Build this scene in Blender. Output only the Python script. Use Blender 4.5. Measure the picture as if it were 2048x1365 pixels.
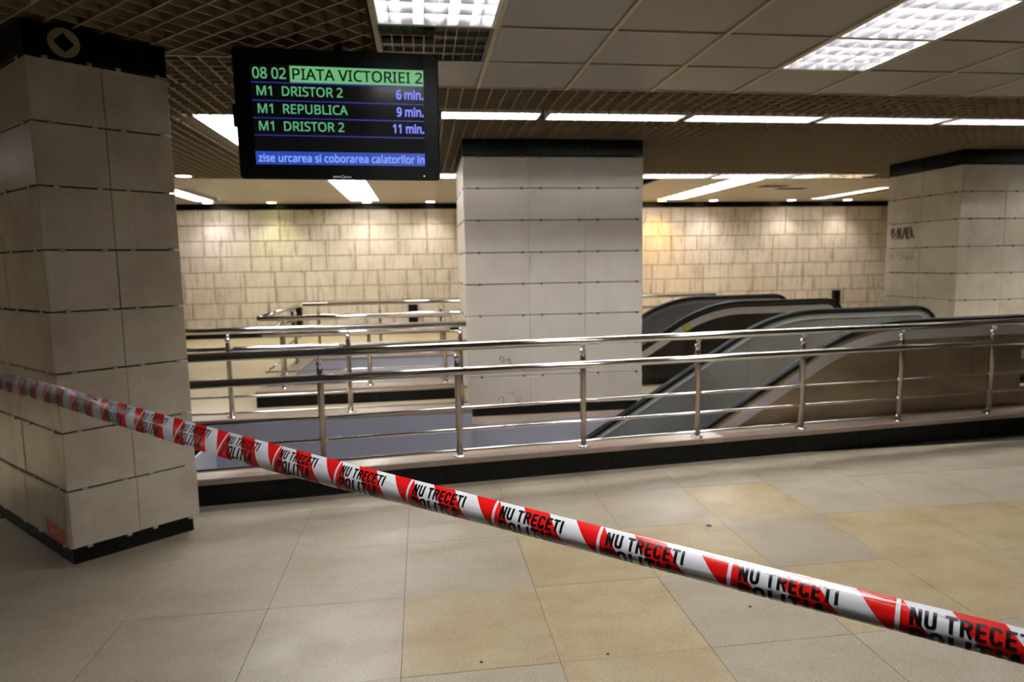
import bpy, bmesh, math, random, os
from mathutils import Vector, Matrix
random.seed(7)
R = math.radians
for o in list(bpy.data.objects): bpy.data.objects.remove(o)
scn = bpy.context.scene
col = scn.collection

# ------------------------------------------------------------------ camera, world, exposure
YAW, PITCH, ROLL = 0.13278431, 0.11651361, -0.01685688
CAM = Vector((0, 0, 1.51))
fw = Vector((math.sin(YAW)*math.cos(PITCH), math.cos(YAW)*math.cos(PITCH), -math.sin(PITCH)))
r0 = Vector((math.cos(YAW), -math.sin(YAW), 0)); u0 = r0.cross(fw)
rt = r0*math.cos(ROLL) + u0*math.sin(ROLL); up = -r0*math.sin(ROLL) + u0*math.cos(ROLL)
cd = bpy.data.cameras.new('camera'); cam = bpy.data.objects.new('camera', cd); col.objects.link(cam)
cd.sensor_width = 36; cd.lens = 1336.34/2048*36; cd.clip_end = 80; cd.clip_start = .05
m = Matrix((rt, up, -fw)).transposed().to_4x4(); m.translation = CAM
cam.matrix_world = m
cd.dof.use_dof = True; cd.dof.focus_distance = 1.42; cd.dof.aperture_fstop = 4.8
scn.camera = cam
w = bpy.data.worlds.new('hall_ambient'); scn.world = w; w.use_nodes = True
w.node_tree.nodes['Background'].inputs[0].default_value = (.62, .60, .55, 1)
w.node_tree.nodes['Background'].inputs[1].default_value = .5
scn.view_settings.view_transform = 'Standard'; scn.view_settings.look = 'None'
scn.view_settings.gamma = 1; scn.view_settings.use_curve_mapping = False
scn.view_settings.exposure = 0.0
TUBE = 140.0        # emission of the fluorescent lamps

# ------------------------------------------------------------------ helpers
def lin(c): return tuple(((v/255)/12.92 if v/255 <= .04045 else ((v/255+.055)/1.055)**2.4) for v in c) + (1,)
def mat(name, c, rough=.5, metal=0., emit=None, es=0., spec=.5, coat=0.):
    m = bpy.data.materials.new(name); m.use_nodes = True
    b = m.node_tree.nodes['Principled BSDF']
    b.inputs['Base Color'].default_value = lin(c); b.inputs['Roughness'].default_value = rough
    b.inputs['Metallic'].default_value = metal; b.inputs['Specular IOR Level'].default_value = spec
    b.inputs['Coat Weight'].default_value = coat
    if emit: b.inputs['Emission Color'].default_value = lin(emit); b.inputs['Emission Strength'].default_value = es
    return m
class NT:
    def __init__(s, m): s.m = m; s.t = m.node_tree; s.b = s.t.nodes['Principled BSDF']
    def n(s, typ, **k):
        nd = s.t.nodes.new(typ)
        for a, v in k.items():
            if a.startswith('i_'):
                key = a[2:]; key = int(key) if key.isdigit() else key.replace('_', ' ')
                if isinstance(v, bpy.types.NodeSocket): s.t.links.new(v, nd.inputs[key])
                else: nd.inputs[key].default_value = v
            else: setattr(nd, a, v)
        return nd
    def math(s, op, a, b=None, clamp=False):
        nd = s.n('ShaderNodeMath', operation=op, use_clamp=clamp)
        for i, v in enumerate((a, b)):
            if v is None: continue
            if isinstance(v, bpy.types.NodeSocket): s.t.links.new(v, nd.inputs[i])
            else: nd.inputs[i].default_value = v
        return nd.outputs[0]
    def mix(s, f, a, b, mode='MIX'):
        nd = s.n('ShaderNodeMix', data_type='RGBA', blend_type=mode)
        for key, v in ((0, f), (6, a), (7, b)):
            if isinstance(v, bpy.types.NodeSocket): s.t.links.new(v, nd.inputs[key])
            else: nd.inputs[key].default_value = v
        return nd.outputs[2]
    def ramp(s, f, p0, p1):
        nd = s.n('ShaderNodeMapRange', i_0=f, i_1=p0, i_2=p1); return nd.outputs[0]
    def noise(s, vec, scale, detail=3, rough=.5):
        nd = s.n('ShaderNodeTexNoise', i_Vector=vec, i_Scale=scale, i_Detail=detail, i_Roughness=rough); return nd.outputs['Fac']
    def scale(s, vec, v):
        nd = s.n('ShaderNodeVectorMath', operation='MULTIPLY', i_0=vec); nd.inputs[1].default_value = v; return nd.outputs[0]
    def link(s, a, name): s.t.links.new(a, s.b.inputs[name])
    def bump(s, h, strength, dist):
        nd = s.n('ShaderNodeBump', i_Strength=strength, i_Distance=dist, i_Height=h); s.link(nd.outputs[0], 'Normal')

def geo_pos(t): return t.n('ShaderNodeNewGeometry').outputs['Position']
def slab_mat(name, c1, c2, stain, streak=0., edge=0., rough=.3, grime=.35):
    m = mat(name, c1, rough); t = NT(m); p = geo_pos(t)
    rnd = t.n('ShaderNodeObjectInfo').outputs['Random']
    base = t.mix(rnd, lin(c1), lin(c2))
    n1 = t.ramp(t.noise(p, 2.3, 5, .6), .42, .75)
    base = t.mix(t.math('MULTIPLY', n1, grime), base, lin(stain))
    n2 = t.ramp(t.noise(t.scale(p, (9, 9, 1.2)), 1.0, 4, .65), .55, .85)
    base = t.mix(t.math('MULTIPLY', n2, max(streak, .15)), base, lin(stain))
    n4 = t.ramp(t.noise(p, 26, 3, .6), .68, .8)
    base = t.mix(t.math('MULTIPLY', n4, .25), base, lin(stain))
    if streak > .3:
        n3 = t.ramp(t.noise(t.scale(p, (26, 26, 1.6)), 1.0, 3, .7), .56, .74)
        base = t.mix(t.math('MULTIPLY', n3, streak), base, lin(stain))
    if edge > 0:
        g = t.n('ShaderNodeTexCoord').outputs['Generated']; s = t.n('ShaderNodeSeparateXYZ', i_0=g)
        ex = t.math('ABSOLUTE', t.math('SUBTRACT', s.outputs[0], .5)); ez = t.math('ABSOLUTE', t.math('SUBTRACT', s.outputs[2], .5))
        e = t.math('MAXIMUM', ex, ez); e = t.math('ADD', e, t.math('MULTIPLY', t.math('SUBTRACT', t.noise(p, 14, 3), .5), .14))
        base = t.mix(t.math('MULTIPLY', t.ramp(e, .42, .51), edge), base, lin(stain))
    t.link(base, 'Base Color')
    t.link(t.ramp(t.noise(p, 7, 3), -.6, 2.6), 'Roughness') if rough > .45 else None
    return m
M = {}
M['slab'] = slab_mat('pillar_limestone', (212, 203, 184), (222, 213, 196), (142, 122, 96), rough=.22, grime=.5, streak=.25)
M['slab_pink'] = slab_mat('pillar_limestone_pink', (208, 198, 186), (218, 209, 198), (150, 134, 116), rough=.3, grime=.2)
M['slab_far'] = slab_mat('wall_limestone', (207, 197, 180), (216, 207, 191), (112, 88, 62), streak=.75, edge=.42, rough=.42, grime=.22)
M['grout'] = mat('dark_grout', (34, 28, 22), .9)
M['grout_wall'] = mat('wall_grout_brown', (126, 104, 80), .9)
M['black'] = mat('black_granite', (7, 7, 7), .3, spec=.13)
M['kerb_black'] = mat('kerb_black_tile', (8, 8, 7), .5, spec=.2)
M['black_base'] = mat('black_base', (9, 9, 8), .5, spec=.25)
M['coping'] = slab_mat('coping_stone', (150, 132, 120), (158, 140, 126), (88, 74, 62), rough=.3)
M['ceil'] = mat('ceiling_panel_grey', (150, 143, 136), .38, spec=.4)
M['ceil_far'] = mat('ceiling_panel_beige', (172, 164, 147), .45)
M['tee'] = mat('ceiling_runner_cream', (190, 180, 156), .45)
M['grille'] = mat('grille_blade_beige', (150, 134, 107), .5)
M['dark'] = mat('dark_void', (34, 28, 22), .9)
M['pit'] = mat('pit_wall_bluegrey', (178, 178, 192), .6)
M['pit_lit'] = mat('pit_wall_lit', (196, 198, 214), .6)  # paler copy of the pit paint, the left wall's different lighting put into colour
M['steel'] = mat('polished_steel', (236, 233, 230), .15, 1.)
M['post'] = mat('brushed_steel_post', (190, 180, 166), .24, 1.)
M['alu'] = mat('louvre_aluminium', (226, 224, 228), .36, 1.)
M['blade'] = mat('louvre_white', (232, 230, 234), .35)
M['housing_shaded'] = mat('unlit_housing', (44, 42, 40), .4)  # shade inside the unlit fixture put into the housing colour
M['mirror'] = mat('unlit_louvre_mirror', (150, 148, 146), .12, 1.)  # louvre metal darkened in its colour because the fixture is off
M['white'] = mat('housing_white', (222, 220, 214), .5)
M['tube'] = mat('lit_tube', (255, 255, 255), .5, emit=(249, 249, 248), es=TUBE)
M['tube_far'] = mat('lit_tube_far', (255, 255, 255), .5, emit=(250, 247, 240), es=TUBE*.42)
M['tube_off'] = mat('unlit_tube', (120, 120, 118), .4)
M['opal'] = mat('opal_panel', (255, 255, 255), .5, emit=(255, 253, 246), es=9.)
M['rubber'] = mat('handrail_rubber', (9, 9, 14), .6, spec=.22)
M['plastic'] = mat('monitor_plastic', (7, 8, 10), .3, spec=.22)
M['clip'] = mat('steel_clip', (200, 196, 188), .35, .6)
M['clip_dark'] = mat('dark_clip', (92, 80, 70), .5, .3)
M['track'] = mat('handrail_track', (64, 62, 54), .45, .6)
M['trim'] = mat('white_trim', (226, 220, 224), .38, .5)
M['trim_thin'] = mat('balustrade_strip', (208, 208, 210), .3, .5)
M['marker'] = mat('scrawl_marker', (92, 80, 74), .8)
def steel_panel(name, c, c2, rough, bands):
    m = mat(name, c, rough, .62); t = NT(m); p = geo_pos(t)
    n = t.noise(t.scale(p, (1.3, 1.3, bands)), 1.0, 3, .5)
    t.link(t.mix(t.ramp(n, .35, .68), lin(c), lin(c2)), 'Base Color')
    return m
M['bal'] = steel_panel('balustrade_steel', (176, 180, 176), (150, 152, 148), .34, .8)
M['clad'] = steel_panel('cladding_brown_reflect', (170, 154, 126), (138, 120, 94), .36, 3.2)  # brownish reflections on the brushed steel put into its colour
M['clad_dark_reflect'] = steel_panel('cladding_dark_reflect', (56, 50, 42), (38, 34, 30), .35, 2.)  # brushed steel with the dark it reflects put into its colour
def tile_mat(name, c1, c2, st, amt):
    m = mat(name, c1, .3, spec=.45); t = NT(m); p = geo_pos(t)
    rnd = t.n('ShaderNodeObjectInfo').outputs['Random']
    b = t.mix(rnd, lin(c1), lin(c2))
    n = t.ramp(t.noise(t.scale(p, (1.6, 2.6, 1)), 1.4, 5, .62), .42, .72)
    b = t.mix(t.math('MULTIPLY', n, amt), b, lin(st))
    g1 = t.ramp(t.noise(p, 210, 2, .6), .54, .64); b = t.mix(t.math('MULTIPLY', g1, .7), b, lin((92, 82, 66)))
    g2 = t.ramp(t.noise(p, 150, 2, .6), .60, .68); b = t.mix(t.math('MULTIPLY', g2, .3), b, lin((236, 228, 212)))
    v = t.n('ShaderNodeTexVoronoi', i_Vector=p, i_Scale=42.); d = t.ramp(v.outputs['Distance'], .1, .04)
    sp = t.ramp(t.noise(p, 9, 2), .56, .66)
    b = t.mix(t.math('MULTIPLY', t.math('MULTIPLY', d, sp), .6), b, lin((70, 60, 50)))
    t.link(b, 'Base Color')
    t.link(t.ramp(t.noise(p, 3.2, 4), -.35, 1.9), 'Roughness')
    t.bump(g1, .06, .001)
    return m
M['tile_grey'] = tile_mat('floor_stone_grey', (172, 162, 144), (164, 153, 134), (136, 120, 94), .5)
M['tile_tan'] = tile_mat('floor_stone_tan', (176, 160, 124), (170, 154, 122), (142, 116, 70), .6)
def far_floor():
    m = mat('floor_stone_far', (206, 192, 160), .32); t = NT(m); p = geo_pos(t)
    n = t.ramp(t.noise(p, 1.1, 4, .6), .35, .7)
    b = t.mix(n, lin((206, 194, 164)), lin((196, 176, 136)))
    s = t.n('ShaderNodeSeparateXYZ', i_0=p)
    fx = t.math('ABSOLUTE', t.math('SUBTRACT', t.math('FRACT', t.math('DIVIDE', t.math('ADD', s.outputs[0], 60.122), .6)), .5))
    fy = t.math('ABSOLUTE', t.math('SUBTRACT', t.math('FRACT', t.math('DIVIDE', t.math('SUBTRACT', s.outputs[1], -57.666), .6)), .5))
    j = t.ramp(t.math('MAXIMUM', fx, fy), .492, .497)
    b = t.mix(t.math('MULTIPLY', j, .6), b, lin((110, 92, 68)))
    t.link(b, 'Base Color'); return m
M['floor_far'] = far_floor()

def link(o, parent=None):
    col.objects.link(o)
    if parent is not None: o.parent = parent
    return o
def mesh_obj(name, V, F, m, parent=None, smooth=False):
    me = bpy.data.meshes.new(name); me.from_pydata([tuple(v) for v in V], [], F); me.update()
    if m: me.materials.append(m)
    if smooth: me.polygons.foreach_set('use_smooth', [True]*len(me.polygons))
    return link(bpy.data.objects.new(name, me), parent)
def thing(name, label, cat, loc=(0, 0, 0), group=None):
    o = bpy.data.objects.new(name, None); o.empty_display_size = .1; col.objects.link(o)
    o.location = loc; o['label'] = label; o['category'] = cat
    if group: o['group'] = group
    return o
def struct(o): o['kind'] = 'structure'; return o
class MB:
    def __init__(s): s.V = []; s.F = []
    def quad(s, *p):
        b = len(s.V); s.V += [tuple(q) for q in p]; s.F.append(tuple(range(b, b+len(p))))
    def box(s, lo, hi, mtx=None):
        b = len(s.V)
        for z in (lo[2], hi[2]):
            for y in (lo[1], hi[1]):
                for x in (lo[0], hi[0]):
                    v = Vector((x, y, z)); s.V.append(tuple(mtx @ v) if mtx else tuple(v))
        for f in ((0,2,3,1),(4,5,7,6),(0,1,5,4),(2,6,7,3),(0,4,6,2),(1,3,7,5)): s.F.append(tuple(b+i for i in f))
        return s
    def prism(s, pts, z0, z1):
        b = len(s.V); n = len(pts)
        s.V += [(x, y, z0) for x, y in pts] + [(x, y, z1) for x, y in pts]
        s.F.append(tuple(b+i for i in reversed(range(n)))); s.F.append(tuple(b+n+i for i in range(n)))
        for i in range(n): j = (i+1) % n; s.F.append((b+i, b+j, b+n+j, b+n+i))
        return s
    def tube(s, pts, r, seg=12, caps=True):
        pts = [Vector(p) for p in pts]; b = len(s.V); n = len(pts); ref = None
        for i, p in enumerate(pts):
            t = (pts[min(i+1, n-1)] - pts[max(i-1, 0)]).normalized()
            if ref is None: ref = Vector((0, 0, 1)) if abs(t.z) < .9 else Vector((0, 1, 0))
            a = (ref - t*ref.dot(t)).normalized(); ref = a; c = t.cross(a)
            rr = r[i] if isinstance(r, (list, tuple)) else r
            for k in range(seg):
                th = 2*math.pi*k/seg; s.V.append(tuple(p + a*rr*math.cos(th) + c*rr*math.sin(th)))
        for i in range(n-1):
            for k in range(seg):
                k2 = (k+1) % seg; s.F.append((b+i*seg+k, b+i*seg+k2, b+(i+1)*seg+k2, b+(i+1)*seg+k))
        if caps:
            s.F.append(tuple(b+k for k in reversed(range(seg)))); s.F.append(tuple(b+(n-1)*seg+k for k in range(seg)))
        return s
    def ball(s, c, r, seg=14, rings=8):
        pts = []; rr = []
        for i in range(rings+1):
            a = math.pi*i/rings; pts.append((c[0], c[1], c[2]-r*math.cos(a))); rr.append(max(r*math.sin(a), .0004))
        return s.tube(pts, rr, seg)
    def build(s, name, m, parent=None, smooth=False):
        o = mesh_obj(name, s.V, s.F, m, parent)
        if smooth:
            for p in o.data.polygons: p.use_smooth = len(p.vertices) == 4
        return o
def fix_normals(o):
    bm = bmesh.new(); bm.from_mesh(o.data); bmesh.ops.recalc_face_normals(bm, faces=bm.faces); bm.to_mesh(o.data); bm.free()

# chamfered plate, shared by size: x 0..w along the face, z 0..h up, thickness towards -y
plates = {}
def plate(w_, h_, t_, m, ch=.003):
    key = (round(w_, 3), round(h_, 3), round(t_, 3), m.name)
    if key not in plates:
        V = []
        for y, i in ((0, 0), (-t_+ch, 0), (-t_, ch)):
            V += [(i, y, i), (w_-i, y, i), (w_-i, y, h_-i), (i, y, h_-i)]
        F = [(0, 3, 2, 1)]
        for l in (0, 4):
            for k in range(4): j = (k+1) % 4; F.append((l+k, l+j, l+4+j, l+4+k))
        F.append((8, 9, 10, 11))
        me = bpy.data.meshes.new('plate'); me.from_pydata(V, [], F); me.materials.append(m); me.update(); plates[key] = me
    return plates[key]
def face_matrix(a, b, z):       # x along a->b, y inward, z up ; outward normal is on the right of a->b
    a = Vector((a[0], a[1], 0)); b = Vector((b[0], b[1], 0)); ex = (b-a).normalized(); ez = Vector((0, 0, 1)); ey = ez.cross(ex)
    m = Matrix((ex, ey, ez)).transposed().to_4x4(); m.translation = a + ez*z
    return m
def put(name, me, mtx, parent):
    o = bpy.data.objects.new(name, me); link(o, parent)
    o.matrix_world = mtx if parent is None else mtx
    if parent is not None: o.matrix_parent_inverse = Matrix.Identity(4); o.matrix_basis = Matrix.Translation(-Vector(parent.location)) @ mtx
    return o

# ------------------------------------------------------------------ layout lines
SL, C0 = 0.09238264, 4.46765
DX = Vector((1, SL, 0)).normalized(); DN = Vector((-SL, 1, 0)).normalized()
def front(x, off=0): return C0 + SL*x + off*math.sqrt(1+SL*SL)
def on(x, off=0, z=0): return Vector((x, front(x, off), z))

# ------------------------------------------------------------------ floor
def clip_poly(pts, f):          # keep f(p) <= 0
    out = []
    for i in range(len(pts)):
        a, b = pts[i], pts[(i+1) % len(pts)]; fa, fb = f(a), f(b)
        if fa <= 0: out.append(a)
        if (fa < 0 < fb) or (fb < 0 < fa):
            t = fa/(fa-fb); out.append((a[0]+(b[0]-a[0])*t, a[1]+(b[1]-a[1])*t))
    return out
fl = MB(); PX0 = -1.86; XE = 5.95
fl.prism([(-9, -5), (14, -5), (14, front(14, .2)), (PX0, front(PX0, .2)), (-9, front(-9, .2))], -.25, -.014)
far = MB()
far.prism([(-9, front(-9, .2)), (PX0, front(PX0, .2)), (PX0, 15.2), (-9, 15.2)], -.25, 0)
far.prism([(PX0, 6.05), (.42, 6.05), (.42, 7.67), (PX0, 7.62)], -.25, 0)
far.prism([(.42, 6.15), (XE, front(XE, 1.64)), (XE, front(XE, 3.14)), (.42, 7.67)], -.25, 0)
far.prism([(XE, front(XE, .2)), (14, front(14, .2)), (14, 15.2), (XE, 15.2)], -.25, 0)
far.prism([(PX0, 9.9), (XE, 9.9), (XE, 15.2), (PX0, 15.2)], -.25, 0)
for a, b in ((.33, 1.55), (3.25, 4.47)):
    far.prism([(4.25, front(4.25, a)), (XE, front(XE, a)), (XE, front(XE, b)), (4.25, front(4.25, b))], -.25, 0)
floor = struct(fl.build('floor', M['grout']))
ff = far.build('far_paving', M['floor_far'], floor); ff['kind'] = 'structure'
TAN = {(1,2),(1,3),(0,2),(2,3),(3,4),(3,2),(4,3),(5,3),(1,1),(4,2),(5,2),(6,3)}
for i in range(-8, 11):
    for j in range(0, 6):       # i -> x, j -> y ; y rows begin at 1.134
        x0 = -.122 + .6*(i-0); y0 = 1.134 + .6*j
        g = .0011
        p = [(x0+g, y0+g), (x0+.6-g, y0+g), (x0+.6-g, y0+.6-g), (x0+g, y0+.6-g)]
        p = clip_poly(p, lambda q: q[1]-front(q[0], .12))
        if len(p) < 3: continue
        if all((q[0] < -2.6 and q[1] > 4.6) for q in p): continue
        MB().prism(p, -.02, random.uniform(-.0006, .0004)).build('tile', M['tile_tan'] if (i, j) in TAN else M['tile_grey'], floor)
for (x, y, r) in ((1.582, 3.486, .018), (.18, 2.384, .008), (.669, 2.358, .006), (1.377, 2.603, .008)):
    o = MB().tube([(x, y, .0), (x, y, .0015)], [r, r*.8], 10).build('gum_spot', M['black_base']); 
    o['label'] = {.018: 'dark round gum spot on the tan tile beyond the tape', .006: 'tiny black gum speck on floor right of lowest tan tile joint'}.get(r, 'small dark gum speck on the floor below the sagging tape' if x < 1 else 'faint dark speck on grey tile just under the tape')
    o['category'] = 'gum'

# ------------------------------------------------------------------ pits
pw = MB(); Z0 = -3.6
pw.prism([(PX0, front(PX0, .27)), (8, front(8, .27)), (8, front(8, .2)), (PX0, front(PX0, .2))], Z0, .0)
w1 = struct(pw.build('wall_pit_front', M['pit']))
w2 = struct(MB().prism([(PX0, 6.03), (.42, 6.03), (.42, 6.2), (PX0, 6.2)], Z0, .0).prism([(.42, 6.135), (4.3, front(4.3, 1.625)), (4.3, front(4.3, 1.8)), (.42, 6.3)], Z0, -.003).build('wall_pit_back', M['pit']))
w3 = struct(MB().box((PX0-.1, 4.3, Z0), (PX0+.02, 6.05, 0)).build('wall_pit_left', M['pit_lit']))
w4 = struct(MB().box((-1.6, 9.7, Z0), (5, 9.9, 0)).box((-1.7, 7.65, Z0), (-1.6, 9.9, 0)).prism([(-1.6, 7.5), (4.2, front(4.2, 3.0)), (4.2, front(4.2, 3.14)), (-1.6, 7.64)], Z0, 0).build('wall_far_pit', M['pit']))
w5 = struct(MB().box((-2, 4, Z0-.1), (8, 10, Z0)).build('floor_lower', M['coping']))

struct(MB().prism([(.425, 6.145), (2.3, front(2.3, 1.632)), (2.3, 6.62), (.425, 6.62)], 0, .004).build('trim_1', M['coping']))
# ------------------------------------------------------------------ curbs
def curb(a, b, depth, label, tw=.3, cw=.6, lip=.02):
    """black faced kerb from a to b (2D), outer face on the right of a->b"""
    a2, b2 = Vector((a[0], a[1], 0)), Vector((b[0], b[1], 0)); L = (b2-a2).length
    root = thing('kerb', label, 'kerb', tuple(a2))
    fm = face_matrix(a, b, 0); loc = Matrix.Translation(-a2) @ fm
    c = MB(); c.box((0, .0126, 0), (L, depth, .142), loc); c.build('core', M['pit'], root)
    MB().box((.001, .0115, 0), (L-.001, .0125, .141), loc).build('backing', M['kerb_black'], root)
    n = max(1, round(L/tw))
    for k in range(n):
        put('black_tile', plate(L/n-.003, .14, .012, M['kerb_black'], .0015), fm @ Matrix.Translation((k*L/n, .012, 0)), root)
    n = max(1, round(L/cw))
    for k in range(n):
        w_ = L/n-.002; x = k*L/n
        o = MB(); b0 = len(o.V)
        for z, i in ((.142, 0), (.176, 0), (.18, .005)):
            o.V += [tuple(loc @ Vector(q)) for q in ((x, -lip+i, z), (x+w_, -lip+i, z), (x+w_, depth, z), (x, depth, z))]
        o.F.append((3, 2, 1, 0))
        for l in (0, 4):
            for q in range(4): r_ = (q+1) % 4; o.F.append((l+q, l+r_, l+4+r_, l+4+q))
        o.F.append((8, 9, 10, 11)); o.build('coping_stone', M['coping'], root)
    return root
curb(tuple(on(-1.655)[:2]), tuple(on(8.2)[:2]), .22, 'black tiled kerb with stone coping running under the nearest railing')
# far kerb of the first pit: outer face looks away (+y), its inner edge faces the pit
curb((.42, 6.30), (-4.5, 6.30), .27, 'low kerb with coping under the second railing, left of central pillar')
curb((-1.80, 7.38), (.42, 7.43), .27, 'black faced kerb in front of the farther pit, beyond second railing')
curb((-1.80, 9.87), (-1.80, 7.66), .22, 'short kerb side of the farther pit, at its left corner')
curb((4.9, 10.12), (-1.80, 10.12), .24, 'pale coped kerb along the back of the farther pit')

# ------------------------------------------------------------------ pillars
def pillar(name, label, corners, faces, slab, zs, clipm, clipfr, base_h=.1, inset=.035, top=2.68):
    cx = sum(c[0] for c in corners)/4; cy = sum(c[1] for c in corners)/4
    root = thing(name, label, 'pillar', (cx, cy, 0))
    def ins(d):
        out = []
        for c in corners:
            v = Vector((c[0]-cx, c[1]-cy)); l = v.length; v *= (l-d*1.4)/l; out.append((v.x, v.y))
        return out
    MB().prism(ins(inset), 0, base_h+.02).build('plinth', M['black_base'], root)
    MB().prism(ins(.03), base_h+.01, top).build('core', M['grout'], root)
    for (i, j, ncol) in faces:
        a, b = corners[i], corners[j]; L = (Vector(b)-Vector(a)).length
        cols = ncol if isinstance(ncol, list) else [k/ncol for k in range(ncol+1)]
        for r_ in range(len(zs)-1):
            for k in range(len(cols)-1):
                x0, x1 = cols[k]*L, cols[k+1]*L; m_ = slab if r_ < len(zs)-2 else M['black']
                z0, z1 = zs[r_], zs[r_+1]
                proud = random.uniform(-.003, .003) + (.012 if r_ == 0 and name == 'stone_pillar' and clipm is M['clip'] else 0)
                fm = face_matrix(a, b, z0+.0035) @ Matrix.Translation((x0+.001, .028-proud, 0))
                put('slab' if m_ is slab else 'black_slab', plate(x1-x0-.002, z1-z0-.007, .028, m_), fm, root)
                for fr in clipfr:
                    cm = face_matrix(a, b, z0-.011) @ Matrix.Translation((x0+fr*(x1-x0)-.0115, .0, 0))
                    put('clip', plate(.023, .02, .007, clipm, .002), cm, root)
    return root
ZS = [.1, .4, .7, 1.0, 1.306, 1.61, 1.917, 2.219, 2.517, 2.68]
ca, sa = math.cos(R(134.5)), math.sin(R(134.5))
LC = [(-1.80, 3.52), (-1.312, 3.925), (-1.312+1.76*ca, 3.925+1.76*sa), (-1.80+1.76*ca, 3.52+1.76*sa)]
left_p = pillar('stone_pillar', 'cream slab clad pillar at left with round emblem and red sticker', LC, [(0, 1, 2), (3, 0, 3)], M['slab'], ZS, M['clip'], (.25, .84))
MC = [(.42, 6.45), (2.183, 6.45), (2.183, 7.6), (.42, 7.6)]
mid_p = pillar('stone_pillar', 'pale pinkish slab clad pillar in the centre behind the railing', MC, [(0, 1, [0, .352, .668, 1]), (3, 0, 2), (1, 2, 2)], M['slab_pink'], ZS, M['clip_dark'], (.22, .9), base_h=.1)
RC = [(6.0, 6.85), (7.7, 6.85), (7.7, 8.04), (6.0, 8.04)]
right_p = pillar('stone_pillar', 'slab clad pillar at right edge with scrawled writing on its side', RC, [(0, 1, 3), (3, 0, 2)], M['slab'], ZS, M['clip_dark'], (.22, .88), base_h=.1)
# emblem on the black band of the left pillar
fmL = face_matrix(LC[0], LC[1], 2.6)
V = []; F = []; N = 48
for y in (-.012, 0):
    for rr in ('o', 'i'):
        for k in range(N):
            a = 2*math.pi*k/N
            if rr == 'o': x, z = .068*math.cos(a), .068*math.sin(a)
            else:
                d = .046/(abs(math.cos(a))+abs(math.sin(a))); x, z = d*math.cos(a), d*math.sin(a)
            V.append((x, y, z))
for k in range(N):
    j = (k+1) % N
    F += [(k, j, N+j, N+k), (2*N+k, 3*N+k, 3*N+j, 2*N+j), (k, 2*N+k, 2*N+j, j), (N+k, N+j, 3*N+j, 3*N+k)]
em = mesh_obj('emblem', V, F, mat('emblem_beige', (150, 136, 110), .5)); em.parent = left_p
em.matrix_basis = Matrix.Translation(-Vector(left_p.location)) @ fmL @ Matrix.Translation((.165, .004, .0)); em['label'] = 'beige disc emblem with a dark diamond'

# ------------------------------------------------------------------ text
try: FONT = bpy.data.fonts.load(os.path.join(bpy.utils.system_resource('DATAFILES'), 'fonts', 'NotoSansMath-Regular.woff2'))
except Exception: FONT = None
def text_mesh(s, bold=0., res=4):
    cu = bpy.data.curves.new('t', 'FONT'); cu.body = s; cu.size = 1; cu.resolution_u = res
    if FONT: cu.font = FONT
    o = bpy.data.objects.new('t', cu); col.objects.link(o)
    dg = bpy.context.evaluated_depsgraph_get(); me = bpy.data.meshes.new_from_object(o.evaluated_get(dg))
    bpy.data.objects.remove(o)
    if bold:
        bm = bmesh.new()
        for dx, dy in ((-bold, -bold), (bold, -bold), (bold, bold), (-bold, bold)):
            n0 = len(bm.verts); bm.from_mesh(me); bm.verts.ensure_lookup_table()
            for v in bm.verts[n0:]: v.co.x += dx; v.co.y += dy
        bm.to_mesh(me); bm.free()
    xs = [v.co.x for v in me.vertices]; ys = [v.co.y for v in me.vertices]
    return me, (min(xs), max(xs), min(ys), max(ys))
def text_fit(name, s, x0, x1, y0, y1, m, parent, mtx, bold=0., z=.0, caps=None):
    """flat text fitted into the local rectangle x0..x1, y0..y1 (y up) of matrix mtx (x right, z up, -y out)"""
    me, (a, b, c, d) = text_mesh(s, bold)
    if caps: c, d = caps
    for v in me.vertices:
        v.co = Vector((x0+(v.co.x-a)/(b-a)*(x1-x0), -z, y0+(v.co.y-c)/(d-c)*(y1-y0)))
    me.materials.append(m)
    o = bpy.data.objects.new(name, me); link(o, parent); o.matrix_basis = mtx
    return o

# sticker on the left face of the left pillar
fs = face_matrix(LC[3], LC[0], .115)
Linv = Matrix.Translation(-Vector(left_p.location))
L3 = 1.76
st = MB().box((0, -.0012, 0), (.235, 0, .075)).build('sticker', mat('sticker_red', (196, 58, 48), .45), left_p); st.matrix_basis = Linv @ fs @ Matrix.Translation((L3-.285, -.0135, 0)); st['label'] = 'red sticker with white upside down lettering'
st2 = MB().box((0, -.0012, 0), (.05, 0, .085)).build('sticker', mat('sticker_grey', (150, 156, 158), .5), left_p); st2.matrix_basis = Linv @ fs @ Matrix.Translation((L3-.34, -.0135, .01)); st2['label'] = 'pale grey sticker strip'
WHT = mat('print_white', (216, 206, 198), .5)
text_fit('lettering', 'DECAVAR', -.17, 0, -.035, 0, WHT, st, Matrix.Translation((.035, -.0016, .02)) @ Matrix.Rotation(math.pi, 4, 'Y') , .01)
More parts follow.
